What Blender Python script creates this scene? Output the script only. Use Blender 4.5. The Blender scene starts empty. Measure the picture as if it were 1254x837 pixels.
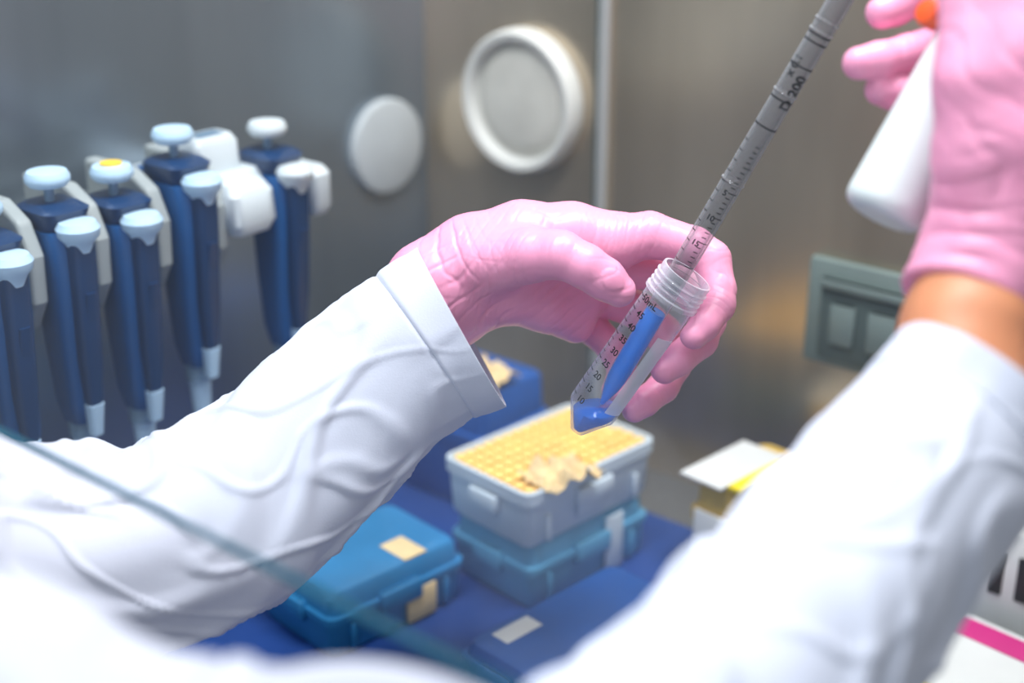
import bpy, bmesh, math, random
import numpy as np
from mathutils import Vector, Matrix, noise
random.seed(4)
scene = bpy.context.scene
scene.view_settings.view_transform = 'Standard'
scene.view_settings.look = 'None'

# ------------------------------------------------------------------ survey frame
TH = math.radians(22.0); CT, ST = math.cos(TH), math.sin(TH)
CAMH = 0.56; FPX = 1254*50/36.0
def P(u, v, d):
    xc = (u-627)/FPX*d; yc = -(v-418.5)/FPX*d
    return Vector((xc, d*CT+yc*ST, CAMH-d*ST+yc*CT))
E1 = Vector((math.sin(math.radians(40)), math.cos(math.radians(40)), 0))    # normal of back wall (away)
E2 = Vector((-E1.y, E1.x, 0))                                              # normal of side wall (away-left)
CORNER = Vector((-0.077, 1.258, 0))
UP = Vector((0, 0, 1))
def hit(u, v, n, c):
    o = Vector((0, 0, CAMH)); r = P(u, v, 1)-o
    return o + r*((c-o.dot(n))/r.dot(n))

# ------------------------------------------------------------------ materials
def new_mat(name):
    m = bpy.data.materials.new(name); m.use_nodes = True
    nt = m.node_tree
    return m, nt, nt.nodes['Principled BSDF'], nt.nodes['Material Output']
def srgb(r, g, b):
    f = lambda c: (c/255/12.92) if c/255 <= 0.04045 else ((c/255+0.055)/1.055)**2.4
    return (f(r), f(g), f(b), 1)
def mat(name, col, rough=0.5, metal=0.0, var=0.08, vscale=30, bump=0.0, bscale=200, stretch=(1, 1, 1), **kw):
    m, nt, p, out = new_mat(name)
    N = nt.nodes; L = nt.links
    tc = N.new('ShaderNodeTexCoord'); mp = N.new('ShaderNodeMapping'); mp.inputs['Scale'].default_value = stretch
    L.new(tc.outputs['Object'], mp.inputs['Vector'])
    nz = N.new('ShaderNodeTexNoise'); nz.inputs['Scale'].default_value = vscale; nz.inputs['Detail'].default_value = 4
    L.new(mp.outputs[0], nz.inputs['Vector'])
    mr = N.new('ShaderNodeMapRange'); mr.inputs['From Min'].default_value = .3; mr.inputs['From Max'].default_value = .7
    L.new(nz.outputs['Fac'], mr.inputs[0])
    mx = N.new('ShaderNodeMix'); mx.data_type = 'RGBA'
    c = srgb(*col)
    mx.inputs[6].default_value = (c[0]*(1-var), c[1]*(1-var), c[2]*(1-var), 1)
    mx.inputs[7].default_value = (min(1, c[0]*(1+var)), min(1, c[1]*(1+var)), min(1, c[2]*(1+var)), 1)
    L.new(mr.outputs[0], mx.inputs[0]); L.new(mx.outputs[2], p.inputs['Base Color'])
    p.inputs['Roughness'].default_value = rough; p.inputs['Metallic'].default_value = metal
    for k, v in kw.items():
        p.inputs[k.replace('_', ' ')].default_value = v
    if bump > 0:
        n2 = N.new('ShaderNodeTexNoise'); n2.inputs['Scale'].default_value = bscale; n2.inputs['Detail'].default_value = 3
        L.new(mp.outputs[0], n2.inputs['Vector'])
        b = N.new('ShaderNodeBump'); b.inputs['Strength'].default_value = bump; b.inputs['Distance'].default_value = 0.001
        L.new(n2.outputs['Fac'], b.inputs['Height']); L.new(b.outputs[0], p.inputs['Normal'])
    return m

def plastic_clear(name, col, base=0.12, edge=0.7, rough=0.12, power=2.0):
    m, nt, p, out = new_mat(name); N = nt.nodes; L = nt.links
    p.inputs['Base Color'].default_value = srgb(*col); p.inputs['Roughness'].default_value = rough
    tr = N.new('ShaderNodeBsdfTransparent'); tr.inputs[0].default_value = (0.98, 0.985, 1, 1)
    lw = N.new('ShaderNodeLayerWeight'); lw.inputs['Blend'].default_value = 0.5
    pw = N.new('ShaderNodeMath'); pw.operation = 'POWER'; pw.inputs[1].default_value = power
    L.new(lw.outputs['Facing'], pw.inputs[0])
    ma = N.new('ShaderNodeMath'); ma.operation = 'MULTIPLY_ADD'; ma.inputs[1].default_value = edge; ma.inputs[2].default_value = base
    ma.use_clamp = True
    L.new(pw.outputs[0], ma.inputs[0])
    mx = N.new('ShaderNodeMixShader'); L.new(ma.outputs[0], mx.inputs[0]); L.new(tr.outputs[0], mx.inputs[1]); L.new(p.outputs[0], mx.inputs[2])
    L.new(mx.outputs[0], out.inputs[0])
    return m

def glove_mat():
    m, nt, p, out = new_mat('pink_nitrile'); N = nt.nodes; L = nt.links
    tc = N.new('ShaderNodeTexCoord')
    n0 = N.new('ShaderNodeTexNoise'); n0.inputs['Scale'].default_value = 28; n0.inputs['Detail'].default_value = 3
    L.new(tc.outputs['Object'], n0.inputs['Vector'])
    mx = N.new('ShaderNodeMix'); mx.data_type = 'RGBA'
    mx.inputs[6].default_value = srgb(241, 150, 186); mx.inputs[7].default_value = srgb(247, 168, 198)
    L.new(n0.outputs['Fac'], mx.inputs[0]); L.new(mx.outputs[2], p.inputs['Base Color'])
    p.inputs['Roughness'].default_value = 0.38
    p.inputs['Subsurface Weight'].default_value = 0.05; p.inputs['Subsurface Radius'].default_value = (0.003, 0.0012, 0.0015)
    mp = N.new('ShaderNodeMapping'); mp.inputs['Rotation'].default_value = (0, 0.6, 0); mp.inputs['Scale'].default_value = (2.4, 1, 0.5)
    ad = N.new('ShaderNodeMixRGB'); ad.blend_type = 'ADD'; ad.inputs[0].default_value = 0.02
    n1 = N.new('ShaderNodeTexNoise'); n1.inputs['Scale'].default_value = 45; n1.inputs['Detail'].default_value = 2
    L.new(tc.outputs['Object'], n1.inputs['Vector'])
    L.new(tc.outputs['Object'], ad.inputs[1]); L.new(n1.outputs['Color'], ad.inputs[2]); L.new(ad.outputs[0], mp.inputs[0])
    n2 = N.new('ShaderNodeTexNoise'); n2.inputs['Scale'].default_value = 120; n2.inputs['Detail'].default_value = 2
    L.new(mp.outputs[0], n2.inputs['Vector'])
    b = N.new('ShaderNodeBump'); b.inputs['Strength'].default_value = 0.22; b.inputs['Distance'].default_value = 0.001
    L.new(n2.outputs['Fac'], b.inputs['Height']); L.new(b.outputs[0], p.inputs['Normal'])
    return m

M = {}
M['glove'] = glove_mat()
M['coat'] = mat('white_cotton', (199, 203, 217), 0.85, var=0.02, vscale=14, bump=0.15, bscale=1100, Sheen_Weight=0.1)
M['skin'] = mat('skin', (200, 130, 90), 0.5, var=0.08, vscale=60, bump=0.15, bscale=300, Subsurface_Weight=0.1)
M['steel_side'] = mat('brushed_steel_side', (144, 156, 167), 0.30, 0.8, var=0.26, vscale=5, bump=0.05, bscale=90, stretch=(1, 1, .12))  # vertical tone streaks put soft streaks of light into the base colour
M['steel_back'] = mat('brushed_steel_back', (188, 173, 152), 0.28, 0.8, var=0.42, vscale=5, bump=0.05, bscale=90, stretch=(1, 1, .2))  # stronger streak contrast, uneven reflections painted into the base colour
M['steel_bench'] = mat('bench_steel', (150, 150, 148), 0.35, 0.8, var=0.08, vscale=5)
M['rail'] = mat('rail_steel', (190, 190, 186), 0.35, 0.4, var=0.04)
M['capgrey'] = mat('grey_plug_plastic', (180, 186, 188), 0.6, var=0.04)
M['caprim'] = mat('silicone_rim', (208, 208, 202), 0.5, var=0.03)
M['capin'] = mat('plug_face', (200, 198, 188), 0.5, 0.0, var=0.08)
M['pblue'] = mat('pipette_blue', (8, 78, 136), 0.35, var=0.08)
M['pnavy'] = mat('pipette_navy', (6, 48, 90), 0.35, var=0.08)
M['plight'] = mat('pipette_button', (184, 214, 236), 0.4, var=0.04)
M['pwhite'] = mat('white_plastic', (206, 216, 220), 0.4, var=0.03)
M['pgrey'] = mat('grey_shaft', (120, 150, 175), 0.3, 0.3)
M['rack'] = mat('rack_beige', (156, 164, 164), 0.5, var=0.05)
M['yellowdot'] = mat('yellow_mark', (240, 200, 60), 0.5)
M['mat'] = mat('absorbent_mat', (8, 58, 128), 0.7, var=0.15, vscale=10, bump=0.3, bscale=120)
M['boxw'] = mat('tipbox_white', (204, 218, 228), 0.4, var=0.04)
M['boxb'] = mat('tipbox_blue', (96, 166, 204), 0.35, var=0.06)
M['boxt'] = mat('tipbox_teal', (44, 124, 176), 0.35, var=0.08)
M['boxd'] = mat('box_deep_blue', (8, 78, 154), 0.45, var=0.1)
M['tips'] = mat('yellow_tips', (250, 206, 116), 0.45, var=0.10, vscale=40)
M['cream'] = mat('cream_paper', (228, 202, 152), 0.8, var=0.06, vscale=80)
M['paper'] = mat('paper_white', (216, 218, 216), 0.8, var=0.03)
M['yellow'] = mat('yellow_label', (236, 212, 40), 0.6)
M['tan'] = mat('cardboard', (206, 172, 84), 0.8, var=0.08)
M['magenta'] = mat('magenta_print', (196, 30, 120), 0.6)
M['black'] = mat('black_ink', (18, 18, 22), 0.5)
M['ctrl'] = mat('controller_white', (220, 228, 227), 0.35, var=0.02)
M['orange'] = mat('orange_button', (240, 90, 20), 0.4)
M['socket'] = mat('socket_plastic', (112, 126, 122), 0.4, var=0.06)
M['socketd'] = mat('socket_dark', (76, 90, 88), 0.5, var=0.06)
M['tube'] = plastic_clear('tube_polypropylene', (228, 228, 242), 0.06, 0.80, 0.08, 2.2)
M['rimp'] = plastic_clear('tube_rim_polypropylene', (236, 236, 246), 0.14, 0.75, 0.10, 1.6)
M['pip'] = plastic_clear('pipette_polystyrene', (160, 162, 166), 0.20, 0.9, 0.08, 1.8)
M['pipc'] = plastic_clear('pipette_polystyrene_tip', (170, 200, 230), 0.02, 0.4, 0.1, 3)
M['patch'] = plastic_clear('writing_patch', (238, 240, 250), 0.66, 0.2, 0.6)
M['liquid'] = mat('blue_dye', (0, 134, 244), 0.15, var=0.08, vscale=60)
M['liquid2'] = mat('blue_dye_deep', (0, 118, 232), 0.15, var=0.1, vscale=60)

# ------------------------------------------------------------------ mesh helpers
def link(o, parent=None):
    scene.collection.objects.link(o)
    if parent: o.parent = parent
    return o
def mesh_obj(name, verts, faces, material, parent=None, smooth=True):
    me = bpy.data.meshes.new(name)
    me.from_pydata([tuple(v) for v in verts], [], [tuple(f) for f in faces]); me.update()
    if smooth: me.polygons.foreach_set('use_smooth', [True]*len(me.polygons))
    me.materials.append(material)
    return link(bpy.data.objects.new(name, me), parent)
def empty(name, loc=(0, 0, 0), rz=0.0):
    e = bpy.data.objects.new(name, None); e.location = loc; e.rotation_euler = (0, 0, rz)
    e.empty_display_size = 0.02
    return link(e)
def sharp(o, ang=35):
    me = o.data
    bm = bmesh.new(); bm.from_mesh(me)
    for e in bm.edges:
        if len(e.link_faces) == 2 and e.calc_face_angle(0) > math.radians(ang): e.smooth = False
    bm.to_mesh(me); bm.free()
    return o
def rrect(hx, hy, r, k=5):
    pts = []
    for cx, cy, a0 in ((hx-r, hy-r, 0), (-hx+r, hy-r, 90), (-hx+r, -hy+r, 180), (hx-r, -hy+r, 270)):
        for i in range(k+1):
            a = math.radians(a0+90*i/k); pts.append((cx+r*math.cos(a), cy+r*math.sin(a)))
    return pts
def loft(name, rings, material, parent=None, c=(0, 0), k=5):
    """rings: (z,hx,hy,r[,ox,oy])"""
    V = []; Fc = []; n = 4*(k+1)
    for rg in rings:
        z, hx, hy, r = rg[:4]; ox, oy = (rg[4], rg[5]) if len(rg) > 4 else (0, 0)
        V += [(c[0]+ox+x, c[1]+oy+y, z) for x, y in rrect(hx, hy, r, k)]
    for i in range(len(rings)-1):
        for j in range(n):
            a = i*n+j; b = i*n+(j+1) % n
            Fc.append((a, b, b+n, a+n))
    Fc.append(tuple(reversed(range(n)))); Fc.append(tuple((len(rings)-1)*n+j for j in range(n)))
    o = mesh_obj(name, V, Fc, material, parent); return sharp(o)
def block(name, x0, x1, y0, y1, z0, z1, material, parent=None, r=0.003):
    hx, hy = (x1-x0)/2, (y1-y0)/2; b = min(r, (z1-z0)/3, hx*.9, hy*.9)
    return loft(name, [(z0, hx-b, hy-b, b), (z0+b*.3, hx-b*.3, hy-b*.3, b), (z0+b, hx, hy, b), (z1-b, hx, hy, b), (z1-b*.3, hx-b*.3, hy-b*.3, b), (z1, hx-b, hy-b, b)],
                material, parent, ((x0+x1)/2, (y0+y1)/2), 3)
def lathe(name, prof, material, parent=None, origin=Vector((0, 0, 0)), W=Vector((0, 0, 1)), R=None, n=48, caps=True):
    """prof: (r, s)"""
    W = W.normalized()
    if R is None: R = W.orthogonal().normalized()
    R = (R-W*R.dot(W)).normalized(); Fv = R.cross(W).normalized()
    V = []; Fc = []
    for r, s in prof:
        for j in range(n):
            a = 2*math.pi*j/n
            V.append(origin+W*s+(R*math.sin(a)+Fv*math.cos(a))*r)
    for i in range(len(prof)-1):
        for j in range(n):
            a = i*n+j; b = i*n+(j+1) % n
            Fc.append((a, b, b+n, a+n))
    if caps:
        Fc.append(tuple(reversed(range(n)))); Fc.append(tuple((len(prof)-1)*n+j for j in range(n)))
    o = mesh_obj(name, V, Fc, material, parent)
    bm = bmesh.new(); bm.from_mesh(o.data); bmesh.ops.recalc_face_normals(bm, faces=bm.faces); bm.to_mesh(o.data); bm.free()
    return sharp(o, 40)

# ---- signed distance modelling
def smin(a, b, k):
    h = np.clip(0.5+0.5*(b-a)/k, 0, 1)
    return b*(1-h)+a*h-k*h*(1-h)
def smax(a, b, k): return -smin(-a, -b, k)
class Grid:
    def __init__(s, pts, pad, h):
        A = np.array([list(p) for p in pts]); lo = A.min(0)-pad; hi = A.max(0)+pad
        s.h = h; s.o = lo
        n = np.ceil((hi-lo)/h).astype(int)+1
        s.X = (lo[0]+np.arange(n[0])*h).astype(np.float32)[:, None, None]
        s.Y = (lo[1]+np.arange(n[1])*h).astype(np.float32)[None, :, None]
        s.Z = (lo[2]+np.arange(n[2])*h).astype(np.float32)[None, None, :]
    def cone(s, a, b, ra, rb):
        ba = b-a; L2 = ba.length_squared
        px, py, pz = s.X-a.x, s.Y-a.y, s.Z-a.z
        t = np.clip((px*ba.x+py*ba.y+pz*ba.z)/L2, 0, 1)
        return np.sqrt((px-t*ba.x)**2+(py-t*ba.y)**2+(pz-t*ba.z)**2)-(ra+t*(rb-ra))
    def chain(s, pts, k=0.003):
        d = None
        for (a, ra), (b, rb) in zip(pts[:-1], pts[1:]):
            c = s.cone(a, b, ra, rb)
            d = c if d is None else smin(d, c, k)
        return d
    def plane(s, p, n):
        return (s.X-p.x)*n.x+(s.Y-p.y)*n.y+(s.Z-p.z)*n.z
    def mesh(s, F):
        n = F.shape; S = F < 0
        def sl(A, c): return A[c[0]:n[0]-1+c[0], c[1]:n[1]-1+c[1], c[2]:n[2]-1+c[2]]
        cs = [(i, j, k) for i in (0, 1) for j in (0, 1) for k in (0, 1)]
        cnt = np.zeros((n[0]-1, n[1]-1, n[2]-1), np.int8)
        for c in cs: cnt += sl(S, c)
        mask = (cnt > 0) & (cnt < 8)
        I = np.argwhere(mask)
        acc = np.zeros((len(I), 3)); ct = np.zeros(len(I))
        for a in cs:
            for ax in range(3):
                if a[ax] == 0:
                    b = list(a); b[ax] = 1
                    fa = F[I[:, 0]+a[0], I[:, 1]+a[1], I[:, 2]+a[2]]; fb = F[I[:, 0]+b[0], I[:, 1]+b[1], I[:, 2]+b[2]]
                    m = (fa < 0) != (fb < 0)
                    t = np.where(m, fa/np.where(m, fa-fb, 1), 0)
                    q = np.tile(np.array(a, float), (len(I), 1)); q[:, ax] += t
                    acc += q*m[:, None]; ct += m
        V = (I+acc/ct[:, None])*s.h+s.o
        idx = -np.ones(mask.shape, np.int64); idx[mask] = np.arange(len(I))
        quads = []
        for ax in range(3):
            o1, o2 = (ax+1) % 3, (ax+2) % 3
            lo = [slice(1, -1)]*3; hi = [slice(1, -1)]*3
            lo[ax] = slice(0, -1); hi[ax] = slice(1, None)
            s0 = S[tuple(lo)]; s1 = S[tuple(hi)]
            E = np.argwhere(s0 != s1)
            flip = s1[s0 != s1]
            base = E.copy(); base[:, o1] += 1; base[:, o2] += 1
            def cell(d1, d2):
                q = base.copy(); q[:, o1] += d1; q[:, o2] += d2
                return idx[q[:, 0], q[:, 1], q[:, 2]]
            Q = np.stack([cell(-1, -1), cell(0, -1), cell(0, 0), cell(-1, 0)], 1)
            Q[flip] = Q[flip][:, ::-1]
            quads.append(Q)
        return V, np.concatenate(quads)
def sdf_obj(name, G, F, material, parent=None, disp=None, smooth_it=1):
    V, Q = G.mesh(F)
    me = bpy.data.meshes.new(name)
    me.from_pydata(V.tolist(), [], Q.tolist()); me.update()
    bm = bmesh.new(); bm.from_mesh(me)
    for _ in range(smooth_it): bmesh.ops.smooth_vert(bm, verts=bm.verts, factor=0.5, use_axis_x=True, use_axis_y=True, use_axis_z=True)
    bmesh.ops.recalc_face_normals(bm, faces=bm.faces)
    bm.normal_update()
    if disp:
        D = [disp(v.co, v.normal) for v in bm.verts]
        for v, d in zip(bm.verts, D): v.co += v.normal*d
    bm.to_mesh(me); bm.free()
    me.polygons.foreach_set('use_smooth', [True]*len(me.polygons))
    me.materials.append(material)
    return link(bpy.data.objects.new(name, me), parent)

def catmull(pts, t):
    n = len(pts)-1; x = t*n; i = min(int(x), n-1); f = x-i
    p0 = pts[max(i-1, 0)]; p1 = pts[i]; p2 = pts[i+1]; p3 = pts[min(i+2, n)]
    return [0.5*((2*b)+(-a+c)*f+(2*a-5*b+4*c-d)*f*f+(-a+3*b-3*c+d)*f**3) for a, b, c, d in zip(p0, p1, p2, p3)]
def sleeve(name, pts, material, parent, nr=300, na=128, amp=0.004, seed=0, hem=0.024, squash=0.92, elbow=None, solid=True):
    ctrl = [list(P(*p[:3]))+[p[3]] for p in pts]
    S = [catmull(ctrl, i/(nr-1)) for i in range(nr)]
    C = [Vector(s[:3]) for s in S]; Rr = [s[3] for s in S]
    V = []; Fc = []
    ref = Vector((0, 0, 1)); s = 0
    for i in range(nr):
        T = (C[min(i+2, nr-1)]-C[max(i-2, 0)]).normalized()
        ref = (ref-T*ref.dot(T)).normalized(); B = T.cross(ref)
        if i: s += (C[i]-C[i-1]).length
        for j in range(na):
            a = 2*math.pi*j/na
            tw = a+s*5
            w = min(1, 0.2+s/0.12)
            q = Vector((math.cos(tw)*1.1+seed, math.sin(tw)*1.1+.37, s*9))
            d = amp*w*1.3*noise.noise(q)
            wp = noise.noise(Vector((math.cos(a)*1.4+5, math.sin(a)*1.4, s*12)))*.5
            q2 = Vector((math.cos(a+s*10+wp)*1.2+.31, math.sin(a+s*10+wp)*1.2+seed, s*9+.2))
            d += amp*w*0.95*(math.exp(-(noise.noise(q2)/.17)**2)-.4)
            q4 = Vector((math.cos(a-s*9+wp)*1.7+9, math.sin(a-s*9+wp)*1.7+seed, s*14+.4))
            d += amp*w*0.40*math.exp(-(noise.noise(q4)/.085)**2)
            if elbow:
                for (es, ew, el, ea, eang) in elbow:
                    g = math.exp(-((s-es)/ew)**2)*(0.5+0.5*math.cos(a-eang))**1.5
                    d += ea*g*math.sin(2*math.pi*(s/el+0.7*noise.noise(Vector((math.cos(a)*1.2, math.sin(a)*1.2, s*8)))))
            if hem:
                d += 0.0009/(1+math.exp((s-hem)/.0006))
                d -= 0.0012*math.exp(-((s-hem)/0.0016)**2)
                d += 0.0018*math.sin(3*a+seed)*math.exp(-s/0.02)
            r = Rr[i]+d
            V.append(C[i]+ref*(math.cos(a)*r)+B*(math.sin(a)*r*squash))
    for i in range(nr-1):
        for j in range(na):
            a = i*na+j; b = i*na+(j+1) % na
            Fc.append((a, a+na, b+na, b))
    o = mesh_obj(name, V, Fc, material, parent)
    if solid:
        m = o.modifiers.new('cloth_thickness', 'SOLIDIFY'); m.thickness = 0.0014; m.offset = -1
    return o

# ------------------------------------------------------------------ cabinet shell
def wall_poly(name, pts, thick, nrm, material):
    V = list(pts)+[p+nrm*thick for p in pts]; n = len(pts)
    Fc = [tuple(range(n)), tuple(reversed(range(n, 2*n)))]+[(i, i+n, (i+1) % n+n, (i+1) % n) for i in range(n)]
    o = mesh_obj(name, V, Fc, material, None, smooth=False)
    bm = bmesh.new(); bm.from_mesh(o.data); bmesh.ops.recalc_face_normals(bm, faces=bm.faces); bm.to_mesh(o.data); bm.free()
    return o
C0 = CORNER
HW = 0.85
wall_poly('wall_back', [C0, C0-E2*1.3, C0-E2*1.3+UP*HW, C0+UP*HW], 0.02, E1, M['steel_back'])
wall_poly('wall_left', [C0, C0-E1*0.62, C0-E1*0.62+UP*HW, C0+UP*HW], 0.02, E2, M['steel_side'])
bench = [C0, C0-E2*1.3, C0-E2*1.3-E1*0.78, C0-E1*0.78]
wall_poly('work_surface', bench, 0.03, -UP, M['steel_bench'])
nb = C0.dot(E1); ns = C0.dot(E2)
BF = math.atan2(-E2.y, -E2.x)   # rotation so that local x runs along the back wall (to the right), local y = into wall

pr = hit(741, 150, E1, nb)
rail = empty('trim_1', (pr.x, pr.y, 0), BF)
loft('rail_strip', [(0.0, .0048, .003, .002, 0, -.003), (HW-.01, .0048, .003, .002, 0, -.003)], M['rail'], rail)
loft('rail_gap', [(0.0, .0022, .001, .0008, -.0080, -.001), (HW-.01, .0022, .001, .0008, -.0080, -.001)], M['socketd'], rail)

pc = hit(645, 122, E1, nb); dpt = (pc-Vector((0, 0, CAMH))).dot(Vector((0, CT, -ST)))
r1 = 88/FPX*dpt
plug = empty('round_port_cover')
lathe('rim', [(0, 0), (r1, 0), (r1, .008), (r1*.985, .014), (r1*.94, .017), (r1*.86, .016), (r1*.82, .011), (r1*.80, .005), (0, .004)], M['caprim'], plug, pc-E1*0.0005, -E1, UP, 72)
lathe('face', [(0, .0041), (r1*.79, .0045), (r1*.70, .009), (r1*.55, .0105), (0, .0115)], M['capin'], plug, pc-E1*0.0005, -E1, UP, 72)
pc2 = hit(470, 178, E2, ns); dp2 = (pc2-Vector((0, 0, CAMH))).dot(Vector((0, CT, -ST)))
r2 = 57/FPX*dp2
lathe('round_wall_plug', [(0, 0), (r2*1.02, 0), (r2*1.02, .004), (r2*.99, .007), (r2*.93, .008), (0, .0085)], M['capgrey'], None, pc2-E2*0.0005, -E2, UP, 72)

ps = hit(1062, 388, E1, nb)
sock = empty('wall_socket', (ps.x, ps.y, ps.z), BF)
def plate(name, x0, x1, z0, z1, y0, y1, m, par):
    return block(name, x0, x1, y0, y1, z0, z1, m, par, 0.002)
plate('cover_frame', -.045, .05, -.042, .040, -.010, -.001, M['socket'], sock)
plate('hinged_lid', -.030, .044, -.034, .030, -.018, -.010, M['socketd'], sock)
plate('lid_lip', -.030, .044, .022, .030, -.022, -.0175, M['socket'], sock)
plate('switch', -.02, .0, -.02, .012, -.021, -.0175, M['socket'], sock)
plate('switch_b', .01, .032, -.02, .012, -.021, -.0175, M['socket'], sock)

# front sash glass
gm, nt, p, out = new_mat('sash_glass')
tr = nt.nodes.new('ShaderNodeBsdfTransparent'); tr.inputs[0].default_value = (0.96, 0.985, 1, 1)
gl = nt.nodes.new('ShaderNodeBsdfGlossy'); gl.inputs['Roughness'].default_value = 0.0; gl.inputs[0].default_value = (.85, .93, 1, 1)
fr = nt.nodes.new('ShaderNodeFresnel'); fr.inputs[0].default_value = 1.5
mx = nt.nodes.new('ShaderNodeMixShader'); nt.links.new(fr.outputs[0], mx.inputs[0]); nt.links.new(tr.outputs[0], mx.inputs[1]); nt.links.new(gl.outputs[0], mx.inputs[2]); nt.links.new(mx.outputs[0], out.inputs[0])
M['edge'] = mat('glass_edge', (24, 78, 98), 0.2, var=0.1)
gp = P(0, 530, 0.587)
sash = empty('window_1')
ga = gp+E2*0.16; gb = gp-E2*0.85
mesh_obj('pane', [ga, gb, gb+UP*0.5, ga+UP*0.5], [(0, 1, 2, 3)], gm, sash, False)
dn = E1*0.0018
mesh_obj('polished_edge', [ga-dn, gb-dn, gb+dn, ga+dn, ga-dn+UP*.0010, gb-dn+UP*.0010, gb+dn+UP*.0010, ga+dn+UP*.0010],
         [(0, 1, 2, 3), (7, 6, 5, 4), (0, 4, 5, 1), (1, 5, 6, 2), (2, 6, 7, 3), (3, 7, 4, 0)], M['edge'], sash, False)

# ------------------------------------------------------------------ bench mat
def rz_for(az): return math.radians(90-az)
mt = empty('absorbent_bench_mat', (-0.02, 0.86, 0), rz_for(40))
block('sheet', -.30, .20, -.26, .22, 0.0005, 0.003, M['mat'], mt, 0.001)

# ------------------------------------------------------------------ pipettes on the side wall rack
RK = Vector((-0.285, 0.846, 0))
def rot_empty(name, t, z):
    e = bpy.data.objects.new(name, None); link(e)
    # local +y = -E2 (out from the side wall), local +x = -E1
    e.location = RK+E1*t+UP*z
    e.rotation_euler = (0, 0, math.atan2(-E2.y, -E2.x)-math.pi/2)
    return e
def pipette(t, ztop, dot=False, light=True):
    e = rot_empty('micropipette', t, ztop)
    V0 = Vector((0, 0, 0))
    lathe('plunger_button', [(.004, -.010), (.0115, -.009), (.0138, -.006), (.0138, -.003), (.012, 0), (.004, .0012)], M['plight'] if light else M['pwhite'], e, V0)
    if dot: lathe('colour_dot', [(.007, .0005), (.007, .002), (.001, .0022)], M['yellowdot'], e, V0)
    lathe('plunger_rod', [(.0032, -.03), (.0032, -.009)], M['pgrey'], e, V0)
    loft('head', [(-.036, .013, .015, .006), (-.030, .0155, .019, .008), (-.022, .0165, .021, .009, 0, .002), (-.019, .013, .016, .008, 0, .002)], M['pnavy'], e)
    loft('finger_hook', [(-.046, .009, .010, .005, 0, -.022), (-.038, .010, .016, .006, 0, -.020), (-.030, .010, .018, .006, 0, -.016)], M['pblue'], e)
    loft('grip', [(-.165, .0095, .010, .006, 0, .006), (-.150, .0125, .013, .007, 0, .006), (-.110, .0140, .0155, .008, 0, .006), (-.070, .0150, .0175, .008, 0, .007),
                  (-.045, .0155, .0195, .009, 0, .006), (-.034, .0155, .019, .009, 0, .003)], M['pblue'], e)
    loft('ejector_column', [(-.150, .005, .004, .003, 0, .022), (-.120, .0075, .006, .004, 0, .023), (-.060, .0085, .007, .0045, 0, .026), (-.037, .0085, .007, .0045, 0, .027)], M['pnavy'], e)
    lathe('ejector_button', [(.007, -.046), (.009, -.040), (.0125, -.036), (.0135, -.031), (.011, -.027), (.002, -.026)], M['plight'] if light else M['pwhite'], e, Vector((0, .027, 0)))
    loft('volume_window', [(-.090, .0035, .001, .0008, 0, .0302), (-.072, .0035, .001, .0008, 0, .0330)], M['pnavy'], e)
    lathe('nose_cone', [(.0085, -.168), (.0075, -.18), (.0055, -.215), (.0035, -.24), (.0028, -.25)][::-1], M['plight'], e, Vector((0, .006, 0)))
    lathe('nose_collar', [(.0095, -.176), (.0098, -.160)], M['pgrey'], e, Vector((0, .006, 0)))
    loft('ejector_tip', [(-.172, .004, .004, .0025, 0, .020), (-.150, .0055, .005, .003, 0, .022)], M['plight'], e)
    return e
for t, z, dt in ((-.095, .325, 0), (-.0475, .322, 0), (0, .331, 0), (.0463, .325, 1), (.0955, .340, 0), (.176, .330, 0)):
    pipette(t, z, dot=bool(dt), light=(t < .15))
rack = rot_empty('pipette_rack', 0.03, 0.0)
block('back_bar', -.10, .145, -.075, -.055, .235, .290, M['rack'], rack, 0.006)
block('wall_bracket', -.05, -.02, -.105, -.074, .25, .275, M['rack'], rack, .003)
block('wall_bracket_b', .06, .09, -.105, -.074, .25, .275, M['rack'], rack, .003)
def holder_slab(x):
    prof = [(-.06, .225), (-.02, .225), (.004, .235), (.016, .255), (.018, .285), (.008, .306), (-.012, .316), (-.06, .316)]
    w = .0055; V = [(x-w, y, z) for y, z in prof]+[(x+w, y, z) for y, z in prof]; n = len(prof)
    Fc = [tuple(range(n)), tuple(reversed(range(n, 2*n)))]+[(i, i+n, (i+1) % n+n, (i+1) % n) for i in range(n)]
    o = mesh_obj('divider', V, Fc, M['rack'], rack, False)
    bm = bmesh.new(); bm.from_mesh(o.data); bmesh.ops.recalc_face_normals(bm, faces=bm.faces); bm.to_mesh(o.data); bm.free()
    b = o.modifiers.new('b', 'BEVEL'); b.width = .003; b.segments = 3
for t in (-.071, -.024, .023, .0705, .119):
    holder_slab(-(t-.03))
cr = rot_empty('pipette_cradle', 0.150, 0.0)
loft('arm', [(.262, .040, .016, .008, .006, -.012), (.268, .048, .020, .010, .006, -.012), (.296, .048, .020, .010, .006, -.012), (.302, .043, .016, .009, .006, -.012)], M['pwhite'], cr, (.0, 0))
loft('top_pad', [(.302, .020, .013, .006, .018, -.012), (.322, .019, .013, .006, .018, -.012), (.327, .016, .010, .005, .018, -.012)], M['pwhite'], cr)
loft('label', [(.3272, .011, .006, .002, .018, -.012), (.3278, .011, .006, .002, .018, -.012)], M['pgrey'], cr)
loft('lower_hook', [(.262, .016, .014, .007, .010, .010), (.270, .020, .018, .009, .010, .010), (.290, .020, .018, .009, .010, .008), (.297, .016, .014, .007, .010, .006)], M['pwhite'], cr)
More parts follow.
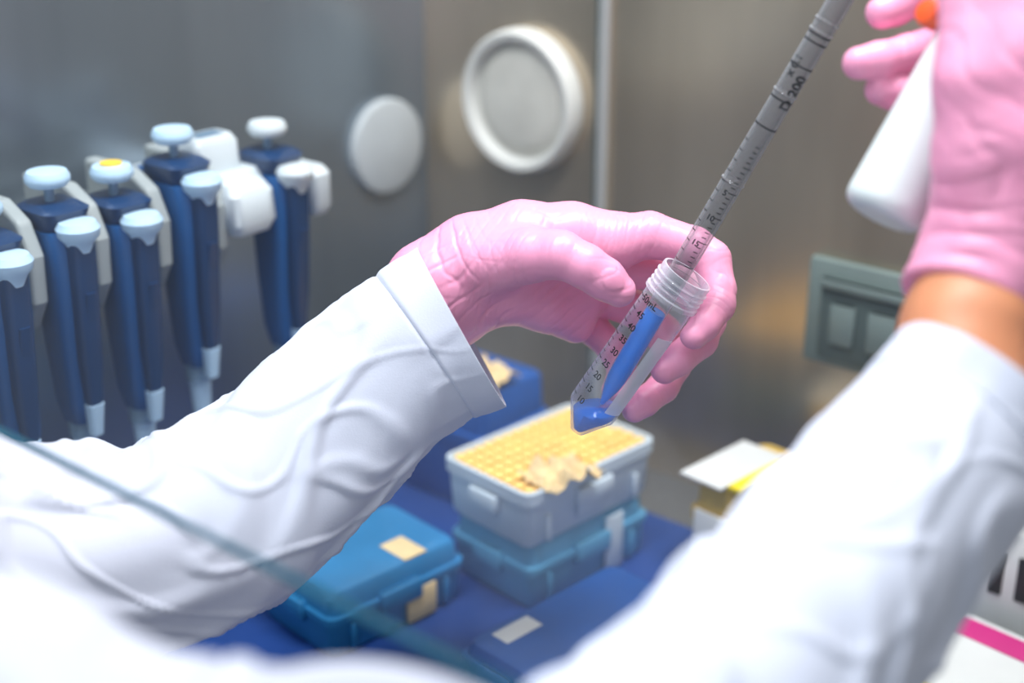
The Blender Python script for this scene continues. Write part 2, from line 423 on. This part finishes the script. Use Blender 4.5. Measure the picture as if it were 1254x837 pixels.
loft('side_clip', [(.262, .007, .020, .005, -.050, .006), (.268, .009, .024, .006, -.050, .006), (.292, .009, .024, .006, -.050, .006), (.297, .006, .020, .005, -.050, .006)], M['pwhite'], cr)
block('wall_foot', -.02, .02, -.105, -.03, .268, .290, M['pwhite'], cr, .004)

# ------------------------------------------------------------------ boxes on the bench
def crate(name, front, az, lx, ly, z0, z1, m, ribs=True, openbox=False):
    e = empty(name, (front[0], front[1], 0), rz_for(az))
    cx, cy = lx/2, ly/2; hx, hy = lx/2, ly/2; H = z1-z0
    if openbox:
        loft('body', [(z0, hx-.006, hy-.006, .006), (z0+.004, hx-.004, hy-.004, .006), (z1-.010, hx-.002, hy-.002, .007), (z1-.010, hx, hy, .008), (z1-.001, hx, hy, .008), (z1, hx-.001, hy-.001, .007),
                      (z1, hx-.0025, hy-.0025, .006), (z1-.001, hx-.003, hy-.003, .006), (z1-.018, hx-.004, hy-.004, .006)], m, e, (cx, cy))
    else:
        loft('body', [(z0, hx-.005, hy-.005, .006), (z0+.004, hx-.003, hy-.003, .006), (z0+H*.55, hx-.002, hy-.002, .007), (z0+H*.56, hx, hy, .008), (z0+H*.66, hx, hy, .008), (z0+H*.67, hx-.003, hy-.003, .008),
                      (z1-.004, hx-.004, hy-.004, .008), (z1-.001, hx-.006, hy-.006, .008), (z1, hx-.010, hy-.010, .007)], m, e, (cx, cy))
    if ribs:
        block('latch', cx-.018, cx+.018, -.003, .004, z0+H*.42, z0+H*.74, m, e, .002)
        block('latch_side', -.003, .004, cy-.014, cy+.014, z0+H*.42, z0+H*.74, m, e, .002)
        for x in (lx*.16, lx*.84):
            block('foot_rib', x-.002, x+.002, -.0005, .004, z0+.003, z0+H*.5, m, e, .001)
    return e
low = crate('tip_box_blue', (.0128, .862), 46, .128, .086, .0032, .054, M['boxb'])
up = crate('tip_box', (.0110, .856), 46, .134, .089, .0545, .100, M['boxw'], openbox=True)
block('tip_plate', .004, .130, .004, .085, .083, .0960, M['tips'], up, .002)
V = []; Fc = []
for i in range(13):
    for j in range(8):
        x = .0105+i*.00945; y = .0095+j*.0100; n = 10
        if random.random() < .05: continue
        z = .0955; b = len(V); h = .003+random.uniform(0, .0006)
        for (r, zz) in ((.0036, z), (.0042, z+h*.6), (.0044, z+h), (.0034, z+h), (.0026, z+h*.5)):
            for k in range(n):
                a = 2*math.pi*k/n; V.append((x+r*math.cos(a), y+r*math.sin(a), zz))
        for q in range(4):
            for k in range(n):
                c1 = b+q*n+k; c2 = b+q*n+(k+1) % n; Fc.append((c1, c2, c2+n, c1+n))
        Fc.append(tuple(b+4*n+k for k in range(n)))
mesh_obj('pipette_tips', V, Fc, M['tips'], up)
def crumple(name, cx, cy, cz, sx, sy, sz, m, par, seed=1, n=22):
    V = []; Fc = []
    for i in range(n+1):
        for j in range(n+1):
            x = (i/n-.5)*sx; y = (j/n-.5)*sy
            q = Vector((x*55, y*55, seed)); e = 1+.25*noise.noise(Vector((i*.3, j*.3, seed)))
            z = sz*(0.5+1.1*abs(noise.noise(q))+.4*noise.noise(q*3))-abs(x/sx)**2*sz
            V.append((cx+x*e, cy+y*e, cz+z))
    for i in range(n):
        for j in range(n):
            a = i*(n+1)+j; Fc.append((a, a+n+1, a+n+2, a+1))
    o = mesh_obj(name, V, Fc, m, par, False)
    s = o.modifiers.new('t', 'SOLIDIFY'); s.thickness = .0006
    return o
crumple('crumpled_tissue', .040, .006, .096, .050, .034, .013, M['cream'], up, 3)
block('label', .050, .086, -.0006, .0015, .066, .082, M['boxw'], up, .0005)
block('tape_label', .078, .096, -.0012, .001, .006, .050, M['boxw'], low, .0005)

b2 = crate('tip_box_teal', (-.120, .800), 46, .122, .086, .0032, .052, M['boxt'])
block('cream_label', .066, .092, -.0012, .0015, .006, .030, M['cream'], b2, .0005)
block('cream_label_top', .070, .090, .006, .034, .0520, .0524, M['cream'], b2, .0002)

b5 = crate('sample_box_blue', (.014, .733), 46, .150, .072, .0032, .034, M['boxd'], ribs=True)
block('white_label', .020, .052, .045, .060, .0340, .0344, M['paper'], b5, .0002)
block('white_tape', .070, .086, -.0012, .001, .006, .030, M['paper'], b5, .0005)

b3 = crate('storage_box_blue', (-.022, 1.0), 40, .085, .10, .0032, .105, M['boxd'], ribs=False)
crumple('folded_wipe', .030, .02, .105, .04, .034, .014, M['cream'], b3, 9)
b4 = crate('reagent_box', (.163, .895), 46, .090, .048, .0005, .080, M['tan'], ribs=False)
block('paper_sheet', -.006, .07, .014, .052, .0802, .0825, M['paper'], b4, .0008)
block('yellow_strip', .000, .060, .000, .013, .0802, .0835, M['yellow'], b4, .0006)
block('front_label', .015, .070, -.002, .001, .012, .05, M['yellow'], b4, .0005)
block('side_label', -.002, .001, .008, .040, .012, .055, M['paper'], b4, .0005)

bk = empty('printed_booklet', (.3155, .798, 0), rz_for(46))
block('pages', -.095, .022, -.12, .03, .0005, .022, M['paper'], bk, .001)
block('cover', -.094, .021, -.119, .029, .0221, .0232, M['paper'], bk, .0004)
block('magenta_band', -.006, .016, -.118, .028, .0233, .0239, M['magenta'], bk, .0002)
block('yellow_note', -.092, -.070, -.02, .028, .0233, .0239, M['yellow'], bk, .0002)
r3 = empty('white_slot_rack', (.350, .840, 0), rz_for(40))
block('body', -.013, .018, -.10, .08, .0005, .085, M['paper'], r3, .004)
for i in range(8):
    y = -.085+i*.019
    block('slot', -.0145, -.0125, y, y+.010, .035, .068, M['black'], r3, .001)
    block('slot_top', -.007, .012, y, y+.010, .0845, .0856, M['black'], r3, .0005)

# ------------------------------------------------------------------ centrifuge tube
T0 = P(706, 528, .813); T1 = P(842, 336, .772)
TW = (T1-T0).normalized(); TL = (T1-T0).length
toCam = (Vector((0, 0, CAMH))-(T0+T1)/2).normalized()
TF = (toCam-TW*toCam.dot(TW)).normalized(); TR = TW.cross(TF).normalized()
tube = empty('centrifuge_tube')
Ro = .0146
lathe('shell', [(.0035, 0), (.0045, .0004), (.0130, .0145), (Ro-.0003, .0165), (Ro, .019), (Ro, TL-.017)], M['tube'], tube, T0, TW, TR, 96, caps=False)
prof = [(Ro, TL-.017), (Ro+.0016, TL-.0165), (Ro+.0016, TL-.0145), (Ro+.0002, TL-.014)]
s = TL-.0125
while s < TL-.0035:
    prof += [(Ro+.0002, s), (Ro+.0012, s+.0007), (Ro+.0012, s+.0012), (Ro+.0002, s+.0019)]; s += .0032
prof += [(Ro+.0004, TL-.0012), (Ro+.0001, TL), (Ro-.0011, TL), (Ro-.0013, TL-.001), (Ro-.0013, TL-.018)]
lathe('threaded_neck', prof, M['rimp'], tube, T0, TW, TR, 96, caps=False)
Ri = Ro-.0012
pool = lathe('liquid_pool', [(.0028, .0012), (.0118, .0148), (Ri, .0185), (Ri, .05)], M['liquid2'], tube, T0, TW, TR, 64)
lvl = T0+TW*.0175
bm = bmesh.new(); bm.from_mesh(pool.data)
bmesh.ops.bisect_plane(bm, geom=bm.verts[:]+bm.edges[:]+bm.faces[:], plane_co=lvl, plane_no=UP, clear_outer=True)
bmesh.ops.holes_fill(bm, edges=[e for e in bm.edges if e.is_boundary]); bmesh.ops.recalc_face_normals(bm, faces=bm.faces)
bm.to_mesh(pool.data); bm.free()
def on_tube(s, th, R=Ro+.00015): return T0+TW*s+(TR*math.sin(th)+TF*math.cos(th))*R
def patch(name, s0, s1, a0, a1, m, par, fn, ns=10, na=14):
    V = [fn(s0+(s1-s0)*i/ns, a0+(a1-a0)*j/na) for i in range(ns+1) for j in range(na+1)]
    Fc = [(i*(na+1)+j, i*(na+1)+j+1, (i+1)*(na+1)+j+1, (i+1)*(na+1)+j) for i in range(ns) for j in range(na)]
    return mesh_obj(name, V, Fc, m, par)
patch('writing_patch', .024, .078, math.radians(28), math.radians(80), M['patch'], tube, on_tube)
def text_mesh(items, name, material, par):
    V = []; Fc = []
    for body, size, fn, bold in items:
        cu = bpy.data.curves.new('t', 'FONT'); cu.body = body; cu.size = size; cu.align_x = 'CENTER'; cu.align_y = 'CENTER'; cu.offset = bold
        cu.resolution_u = 3
        o = bpy.data.objects.new('t', cu); scene.collection.objects.link(o)
        bpy.context.view_layer.update()
        dg = bpy.context.evaluated_depsgraph_get()
        me = bpy.data.meshes.new_from_object(o.evaluated_get(dg))
        b = len(V)
        V += [fn(v.co.x, v.co.y) for v in me.vertices]; Fc += [tuple(b+i for i in p.vertices) for p in me.polygons]
        bpy.data.objects.remove(o); bpy.data.meshes.remove(me)
    return mesh_obj(name, V, Fc, material, par, False)
items = []
thc = math.radians(-34)
sp = (TL-.020-.024)/8
for i, lab in enumerate(['10', '15', '20', '25', '30', '35', '40', '45', '50mL']):
    s0 = .022+i*sp
    items.append((lab, .0054, (lambda x, y, s0=s0: on_tube(s0+y, thc+x/Ro, Ro+.0002)), .00009))
text_mesh(items, 'graduation_numbers', M['black'], tube)
V = []; Fc = []
def add_tick(s0, a0, a1, w, fn):
    b = len(V); n = 5
    for k in range(n+1):
        a = a0+(a1-a0)*k/n
        V.append(fn(s0-w/2, a)); V.append(fn(s0+w/2, a))
    for k in range(n): Fc.append((b+2*k, b+2*k+2, b+2*k+3, b+2*k+1))
for i in range(17):
    s0 = .022+i*sp/2
    if i % 2 == 0: add_tick(s0, math.radians(-82), math.radians(-56), .0006, on_tube)
    else: add_tick(s0, math.radians(-74), math.radians(-58), .00045, on_tube)
mesh_obj('graduation_ticks', V, Fc, M['black'], tube, False)

# ------------------------------------------------------------------ serological pipette
A = P(736, 496, .807); B = P(1075, -78, .69)
PWv = (B-A).normalized(); PL = (B-A).length
tc2 = (Vector((0, 0, CAMH))-(A+B)/2).normalized()
PF = (tc2-PWv*tc2.dot(PWv)).normalized(); PR = PWv.cross(PF).normalized()
sero = empty('serological_pipette')
rp = .0062; LQ = .066
rr = [(.0016, 0), (.0022, .003), (.0050, .013), (.0059, .019), (rp, .026), (rp, LQ)]
def ringat(s, w=.0008, d=.0006): return [(rp, s-w), (rp+d, s-w*.4), (rp+d, s+w*.4), (rp, s+w)]
lathe('tip_section', rr, M['pipc'], sero, A, PWv, PR, 48, caps=False)
prof = [(rp, LQ)]
for s in (.155, .210, .246, .252): prof += ringat(s*PL/.30)
prof += [(rp, PL)]
lathe('barrel', prof, M['pip'], sero, A, PWv, PR, 48, caps=False)
M['inner'] = plastic_clear('pipette_bore', (80, 82, 88), 0.10, 0.5, 0.15, 1.8)
lathe('bore', [(.0030, .075), (.0046, .078), (.0046, PL)], M['inner'], sero, A, PWv, PR, 32, caps=False)
lathe('liquid_column', [(.0012, .001), (.0017, .003), (.0046, .013), (.0055, .019), (.0058, .026), (.0058, LQ-.002), (.0055, LQ-.0006)], M['liquid'], sero, A, PWv, PR, 40)
def on_pip(s, th, R=rp+.00012): return A+PWv*s+(PR*math.sin(th)+PF*math.cos(th))*R
V = []; Fc = []
s = .098; i = 0
while s < .175:
    L = 50 if i % 5 == 0 else 24
    add_tick(s, math.radians(8), math.radians(8+L), .0005, on_pip)
    if i % 2 == 0: add_tick(s+.001, math.radians(-75), math.radians(-40), .0005, on_pip)
    s += .0031; i += 1
for s0 in (.190, .2065, .2265, .2405, .2445):
    add_tick(s0*PL/.30, math.radians(-88), math.radians(0), .0009, on_pip); add_tick(s0*PL/.30, 0, math.radians(88), .0009, on_pip)
mesh_obj('graduations', V, Fc, M['black'], sero, False)
def sidetext(s0, th): return lambda x, y: on_pip(s0+x, th-y/rp, rp+.0002)
text_mesh([('D 200', .0078, sidetext(.205, math.radians(38)), .00022), ('x 0.1', .0058, sidetext(.218, math.radians(-30)), .0002),
           ('10', .0045, lambda x, y: on_pip(.128+y, math.radians(-5)+x/rp), .0001), ('15', .0045, lambda x, y: on_pip(.112+y, math.radians(-5)+x/rp), .0001),
           ('5', .0045, lambda x, y: on_pip(.1435+y, math.radians(-5)+x/rp), .0001)], 'printing', M['black'], sero)

# ------------------------------------------------------------------ the scientist
sci = empty('scientist')
def J(u, v, d, r): return (P(u, v, d), r/1000)
palm_up = [J(530, 352, .803, 28), J(580, 318, .803, 25), J(640, 294, .803, 21.5), J(700, 291, .806, 19), J(745, 297, .806, 17)]
palm_lo = [J(545, 378, .815, 26), J(610, 345, .818, 21), J(660, 348, .826, 17), J(712, 362, .832, 15)]
palm_dp = [J(560, 355, .832, 22), J(640, 330, .842, 18), J(700, 345, .848, 15)]
thumb = [J(598, 322, .790, 19), J(650, 312, .775, 15), J(686, 312, .766, 12.8), J(716, 326, .764, 11.6), J(740, 342, .766, 11.0), J(758, 356, .768, 9.2)]
index = [J(740, 298, .806, 16.5), J(795, 288, .806, 13), J(850, 303, .803, 11.5), J(871, 318, .801, 11), J(880, 355, .795, 9.6), J(880, 374, .790, 9.4), J(862, 398, .781, 8.8), J(850, 411, .778, 7.8)]
middle = [J(725, 325, .830, 15), J(800, 330, .834, 12), J(846, 352, .832, 11), J(868, 395, .818, 9.6), J(858, 417, .807, 9.6), J(830, 441, .799, 9.0), J(814, 453, .797, 8)]
ring = [J(712, 350, .845, 14), J(780, 380, .850, 11), J(812, 408, .846, 10.6), J(826, 448, .834, 9.4), J(812, 474, .826, 9.0), J(788, 493, .819, 8.6), J(777, 502, .818, 7.6)]
pinky = [J(690, 362, .850, 13), J(725, 402, .856, 10), J(750, 425, .856, 9.4), J(762, 455, .846, 8.4), J(752, 478, .838, 7.4)]
heel = [J(625, 362, .812, 16), J(665, 378, .822, 13), J(705, 398, .836, 11)]
allp = [p for c in (palm_up, palm_lo, palm_dp, thumb, index, middle, ring, pinky, heel) for p, r in c]
G = Grid(allp, .034, .00090)
palm = smin(smin(G.chain(palm_up, .006), G.chain(palm_lo, .006), .014), G.chain(palm_dp, .006), .014)
palm = smin(palm, G.chain(heel, .006), .010)
D = smin(palm, G.chain(thumb, .004), .006)
for ch, k in ((index, .006), (middle, .007), (ring, .007), (pinky, .006)):
    D = np.minimum(D, smin(palm, G.chain(ch, .0025), k))
px, py, pz = G.X-T0.x, G.Y-T0.y, G.Z-T0.z
tt = (px*TW.x+py*TW.y+pz*TW.z)
rad = np.sqrt(np.maximum(0, px*px+py*py+pz*pz-tt*tt))-(Ro+.0004)
rad = np.maximum(rad, np.maximum(-tt-.0, tt-TL-.003))
D = smax(D, -rad, .0015)
del px, py, pz, tt, rad
ax = lambda a, b: (P(*b)-P(*a)).normalized()
creases = [ # centre, direction, radius, wavelength, amplitude
    (P(630, 312, .782), ax((600, 300, .79), (660, 322, .775)), .028, .0056, .0009),
    (P(560, 390, .79), ax((540, 330, .8), (600, 400, .8)), .028, .0085, .0019),
    (P(545, 320, .79), ax((530, 330, .8), (600, 300, .8)), .024, .0090, .0015),
    (P(575, 360, .785), ax((560, 340, .8), (600, 350, .8)), .022, .0060, .0008),
    (P(720, 328, .755), ax((690, 315, .766), (757, 357, .768)), .009, .0032, .0006),
    (P(692, 318, .757), ax((650, 312, .775), (722, 330, .764)), .012, .0042, .0004),
    (P(690, 372, .81), ax((650, 330, .81), (700, 400, .81)), .024, .0055, .0011),
    (P(775, 300, .80), ax((740, 300, .8), (800, 320, .8)), .020, .0058, .0008),
    (P(730, 290, .79), ax((700, 300, .8), (760, 320, .8)), .018, .0065, .0005),
    (P(872, 318, .79), ax((860, 305, .8), (880, 340, .8)), .010, .0034, .0005),
    (P(878, 374, .785), ax((880, 355, .795), (862, 398, .781)), .010, .0036, .0007),
    (P(856, 420, .80), ax((868, 395, .818), (830, 441, .799)), .011, .0036, .0007),
    (P(812, 470, .82), ax((826, 448, .834), (788, 489, .819)), .011, .0036, .0006),
]
nlc = P(750, 343, .757); nla = ax((740, 342, .766), (758, 356, .768)); nlf = (Vector((0, 0, CAMH))-nlc).normalized(); nlf = (nlf-nla*nlf.dot(nla)).normalized(); nls = nla.cross(nlf)
def glove_disp(co, n):
    d = 0.0
    q = Vector((co.x*42, co.y*42, co.z*34))
    d += .00035*noise.noise(q)
    for k, (sx, sz, off) in enumerate(((80, 26, 3), (32, 100, 8))):
        qq = Vector((co.x*sx+co.z*20, co.y*50+off, co.z*sz-co.x*8))
        nn = noise.noise(qq)
        d -= .00042*math.exp(-(nn/.06)**2)*max(0, noise.noise(co*28+Vector((off, 3, 3)))+.08)
    v = co-nlc
    if v.length < .014 and n.dot(nlf) > .2:
        e = (v.dot(nla)/.0072)**2+(v.dot(nls)/.0056)**2
        d += .00030/(1+math.exp((e-1)*9))
        d -= .0002*math.exp(-((e-1.15)/.25)**2)
    for c, a, r, l, A_ in creases:
        v = co-c; m2 = v.length_squared/(r*r)
        if m2 < 4:
            w = math.exp(-m2)
            ph = v.dot(a)/l+.9*noise.noise(co*40)+.12*noise.noise(co*110)
            g = math.exp(-(math.sin(math.pi*ph)/.32)**2)
            d -= A_*w*g*(.5+1.0*noise.noise(co*50+Vector((9, 2, 5))))
    return d
sdf_obj('gloved_hand_left', G, D, M['glove'], sci, glove_disp, 1)
del D, palm, G

sleeve('coat_sleeve_left', [(566, 400, .801, .0495), (520, 426, .801, .0490), (450, 482, .795, .0490), (340, 588, .778, .0505), (235, 655, .755, .0540), (120, 676, .735, .0530), (0, 672, .715, .0515), (-130, 645, .69, .054), (-260, 620, .665, .055)],
       M['coat'], sci, nr=440, na=180, amp=.0040, seed=2.3, elbow=[(.25, .06, .050, .0045, 1.2), (.40, .08, .06, .005, 0.2)])
palmR = [J(1178, 372, .598, 27), J(1200, 338, .600, 27), J(1222, 270, .598, 24.5), J(1232, 180, .594, 27), J(1240, 80, .594, 27), J(1248, -10, .60, 25)]
palmR2 = [J(1215, 330, .605, 25), J(1275, 220, .60, 28), J(1290, 60, .60, 28)]
heelR = [J(1172, 290, .606, 12), J(1195, 200, .590, 15), J(1190, 100, .584, 15), J(1195, 0, .588, 14), J(1165, -70, .60, 11), J(1130, -100, .61, 9)]
idxR = [J(1245, -30, .63, 14), J(1190, -25, .674, 10), J(1120, -4, .676, 9), J(1095, 8, .672, 8.8), J(1080, 16, .668, 7.8)]
midR = [J(1245, 40, .63, 14), J(1190, 45, .676, 10), J(1110, 66, .672, 9), J(1075, 74, .664, 8.8), J(1052, 78, .660, 8)]
rngR = [J(1245, 110, .63, 14), J(1185, 110, .676, 10), J(1115, 112, .676, 9), J(1095, 112, .672, 8.6), J(1078, 110, .668, 7.6)]
pnkR = [J(1240, 170, .63, 13), J(1190, 170, .672, 9), J(1135, 165, .672, 8), J(1112, 160, .668, 7.2)]
allp = [p for c in (palmR, palmR2, heelR, idxR, midR, rngR, pnkR) for p, r in c]
G = Grid(allp, .032, .0014)
pm = smin(G.chain(palmR, .006), G.chain(palmR2, .006), .012)
D = smin(pm, G.chain(heelR, .005), .010)
for ch in (idxR, midR, rngR, pnkR): D = np.minimum(D, smin(pm, G.chain(ch, .003), .006))
wdir = (P(1160, 430, .588)-P(1200, 338, .600)).normalized()
D = np.maximum(D, G.plane(P(1178, 372, .597), wdir))
handleA = P(1085, 253, .640); handleB = P(1200, 40, .640); hd = (handleB-handleA).normalized()
crR = [(P(1150, 290, .58), ax((1190, 340, .6), (1200, 240, .6)), .03, .012, .0022), (P(1190, 330, .57), ax((1190, 340, .6), (1220, 260, .6)), .03, .012, .0018),
       (P(1215, 200, .57), ax((1190, 200, .6), (1250, 190, .6)), .03, .012, .0012), (P(1210, 90, .57), ax((1190, 100, .6), (1240, 60, .6)), .03, .012, .0012),
       (P(1110, 66, .67), ax((1190, 45, .676), (1052, 78, .66)), .012, .005, .0007)]
def dR(co, n):
    d = .0006*noise.noise(co*45)
    d -= .0006*math.exp(-(noise.noise(Vector((co.x*50, co.y*50, co.z*28)))/.07)**2)*max(0, noise.noise(co*30)+.2)
    for c, a, r, l, A_ in crR:
        v = co-c; m2 = v.length_squared/(r*r)
        if m2 < 4:
            g = math.exp(-(math.sin(math.pi*(v.dot(a)/l+1.0*noise.noise(co*35)))/.4)**2)
            d -= A_*math.exp(-m2)*g*(.6+.8*noise.noise(co*50))
    return d
px, py, pz = G.X-handleA.x, G.Y-handleA.y, G.Z-handleA.z
tt = px*hd.x+py*hd.y+pz*hd.z
rad = np.sqrt(np.maximum(0, px*px+py*py+pz*pz-tt*tt))-.0193
D = smax(D, -np.maximum(rad, -tt-.002), .002)
del px, py, pz, tt, rad
sdf_obj('gloved_hand_right', G, D, M['glove'], sci, dR, 1)
fa = [J(1194, 345, .602, 23), J(1182, 405, .592, 25), J(1172, 480, .582, 27), J(1120, 560, .560, 29)]
G = Grid([p for p, r in fa], .036, .002)
D = G.chain(fa, .01)
sdf_obj('forearm_right', G, D, M['skin'], sci, lambda co, n: .0005*noise.noise(co*60), 2)
sleeve('coat_sleeve_right', [(1202, 486, .585, .0440), (1160, 545, .579, .0450), (1098, 622, .560, .0462), (1012, 728, .530, .0465), (928, 832, .50, .0470), (820, 955, .465, .049), (680, 1100, .43, .054), (520, 1180, .41, .058)],
       M['coat'], sci, nr=340, na=140, amp=.0036, seed=7.7, elbow=[(.12, .05, .05, .003, 2.5), (.26, .07, .05, .005, 0.5)])
sleeve('coat_front', [(-160, 975, .40, .058), (-40, 975, .40, .060), (60, 1020, .395, .058), (180, 1082, .39, .060), (330, 1105, .385, .0615), (440, 1082, .385, .0600), (560, 1130, .385, .060), (700, 1200, .385, .060), (850, 1280, .39, .06)],
       M['coat'], sci, nr=220, na=110, amp=.007, seed=4.4, hem=0, solid=True)

# ------------------------------------------------------------------ pipette controller
ctl = empty('pipette_controller')
headA = P(1216, 5, .655); headB = P(1110, -120, .68)
noseA = B-PWv*0.012; noseB = B+PWv*0.05
G = Grid([handleA, handleB, headA, headB, noseA, noseB], .034, .0015)
hnd = G.cone(handleA-hd*.02, handleB, .0195, .0175)
hnd = smax(hnd, -G.plane(handleA-hd*.006, hd), .008)
D = smin(hnd, G.cone(headA, headB, .019, .018), .012)
D = smin(D, G.cone(B+PWv*.004, noseB, .0105, .016), .006)
sdf_obj('body', G, D, M['ctrl'], ctl, None, 1)
lathe('aspirate_button', [(.0062, -.004), (.0062, .004), (.0050, .006), (.001, .0066)], M['orange'], ctl, P(1141, 18, .640), (P(1118, 4, .628)-P(1141, 18, .640)), n=28)
lathe('nose_grip', [(.0072, -.012), (.0080, -.010), (.0092, .004), (.0105, .008)], M['pgrey'], ctl, B, PWv, n=32)

# ------------------------------------------------------------------ lights and world
w = bpy.data.worlds.new('lab_ambient'); scene.world = w; w.use_nodes = True
bg = w.node_tree.nodes['Background']; bg.inputs[0].default_value = (0.86, 0.91, 1.0, 1); bg.inputs[1].default_value = 0.42
def area(name, loc, target, sx, sy, power, col):
    l = bpy.data.lights.new(name, 'AREA'); l.shape = 'RECTANGLE'; l.size = sx; l.size_y = sy; l.energy = power; l.color = col
    o = bpy.data.objects.new(name, l); link(o); o.location = loc
    o.rotation_euler = (Vector(target)-Vector(loc)).to_track_quat('-Z', 'Y').to_euler(); return o
area('cabinet_fluorescent_lamp', (0.10, 0.66, 1.20), (0.06, 0.80, 0.2), 0.8, 0.2, 17, (0.99, 0.99, 1.0))
area('room_ceiling_lamp', (-0.9, -0.6, 1.7), (0.0, 0.7, 0.3), 1.0, 0.8, 11, (0.94, 0.97, 1.0))

# ------------------------------------------------------------------ camera
cd = bpy.data.cameras.new('camera'); cam = bpy.data.objects.new('camera', cd); link(cam)
cam.location = (0, 0, CAMH); cam.rotation_euler = (math.pi/2-TH, 0, 0)
cd.lens = 50; cd.sensor_width = 36; cd.sensor_fit = 'HORIZONTAL'; cd.clip_start = 0.02
cd.dof.use_dof = True; cd.dof.focus_distance = 0.785; cd.dof.aperture_fstop = 2.9
scene.camera = cam
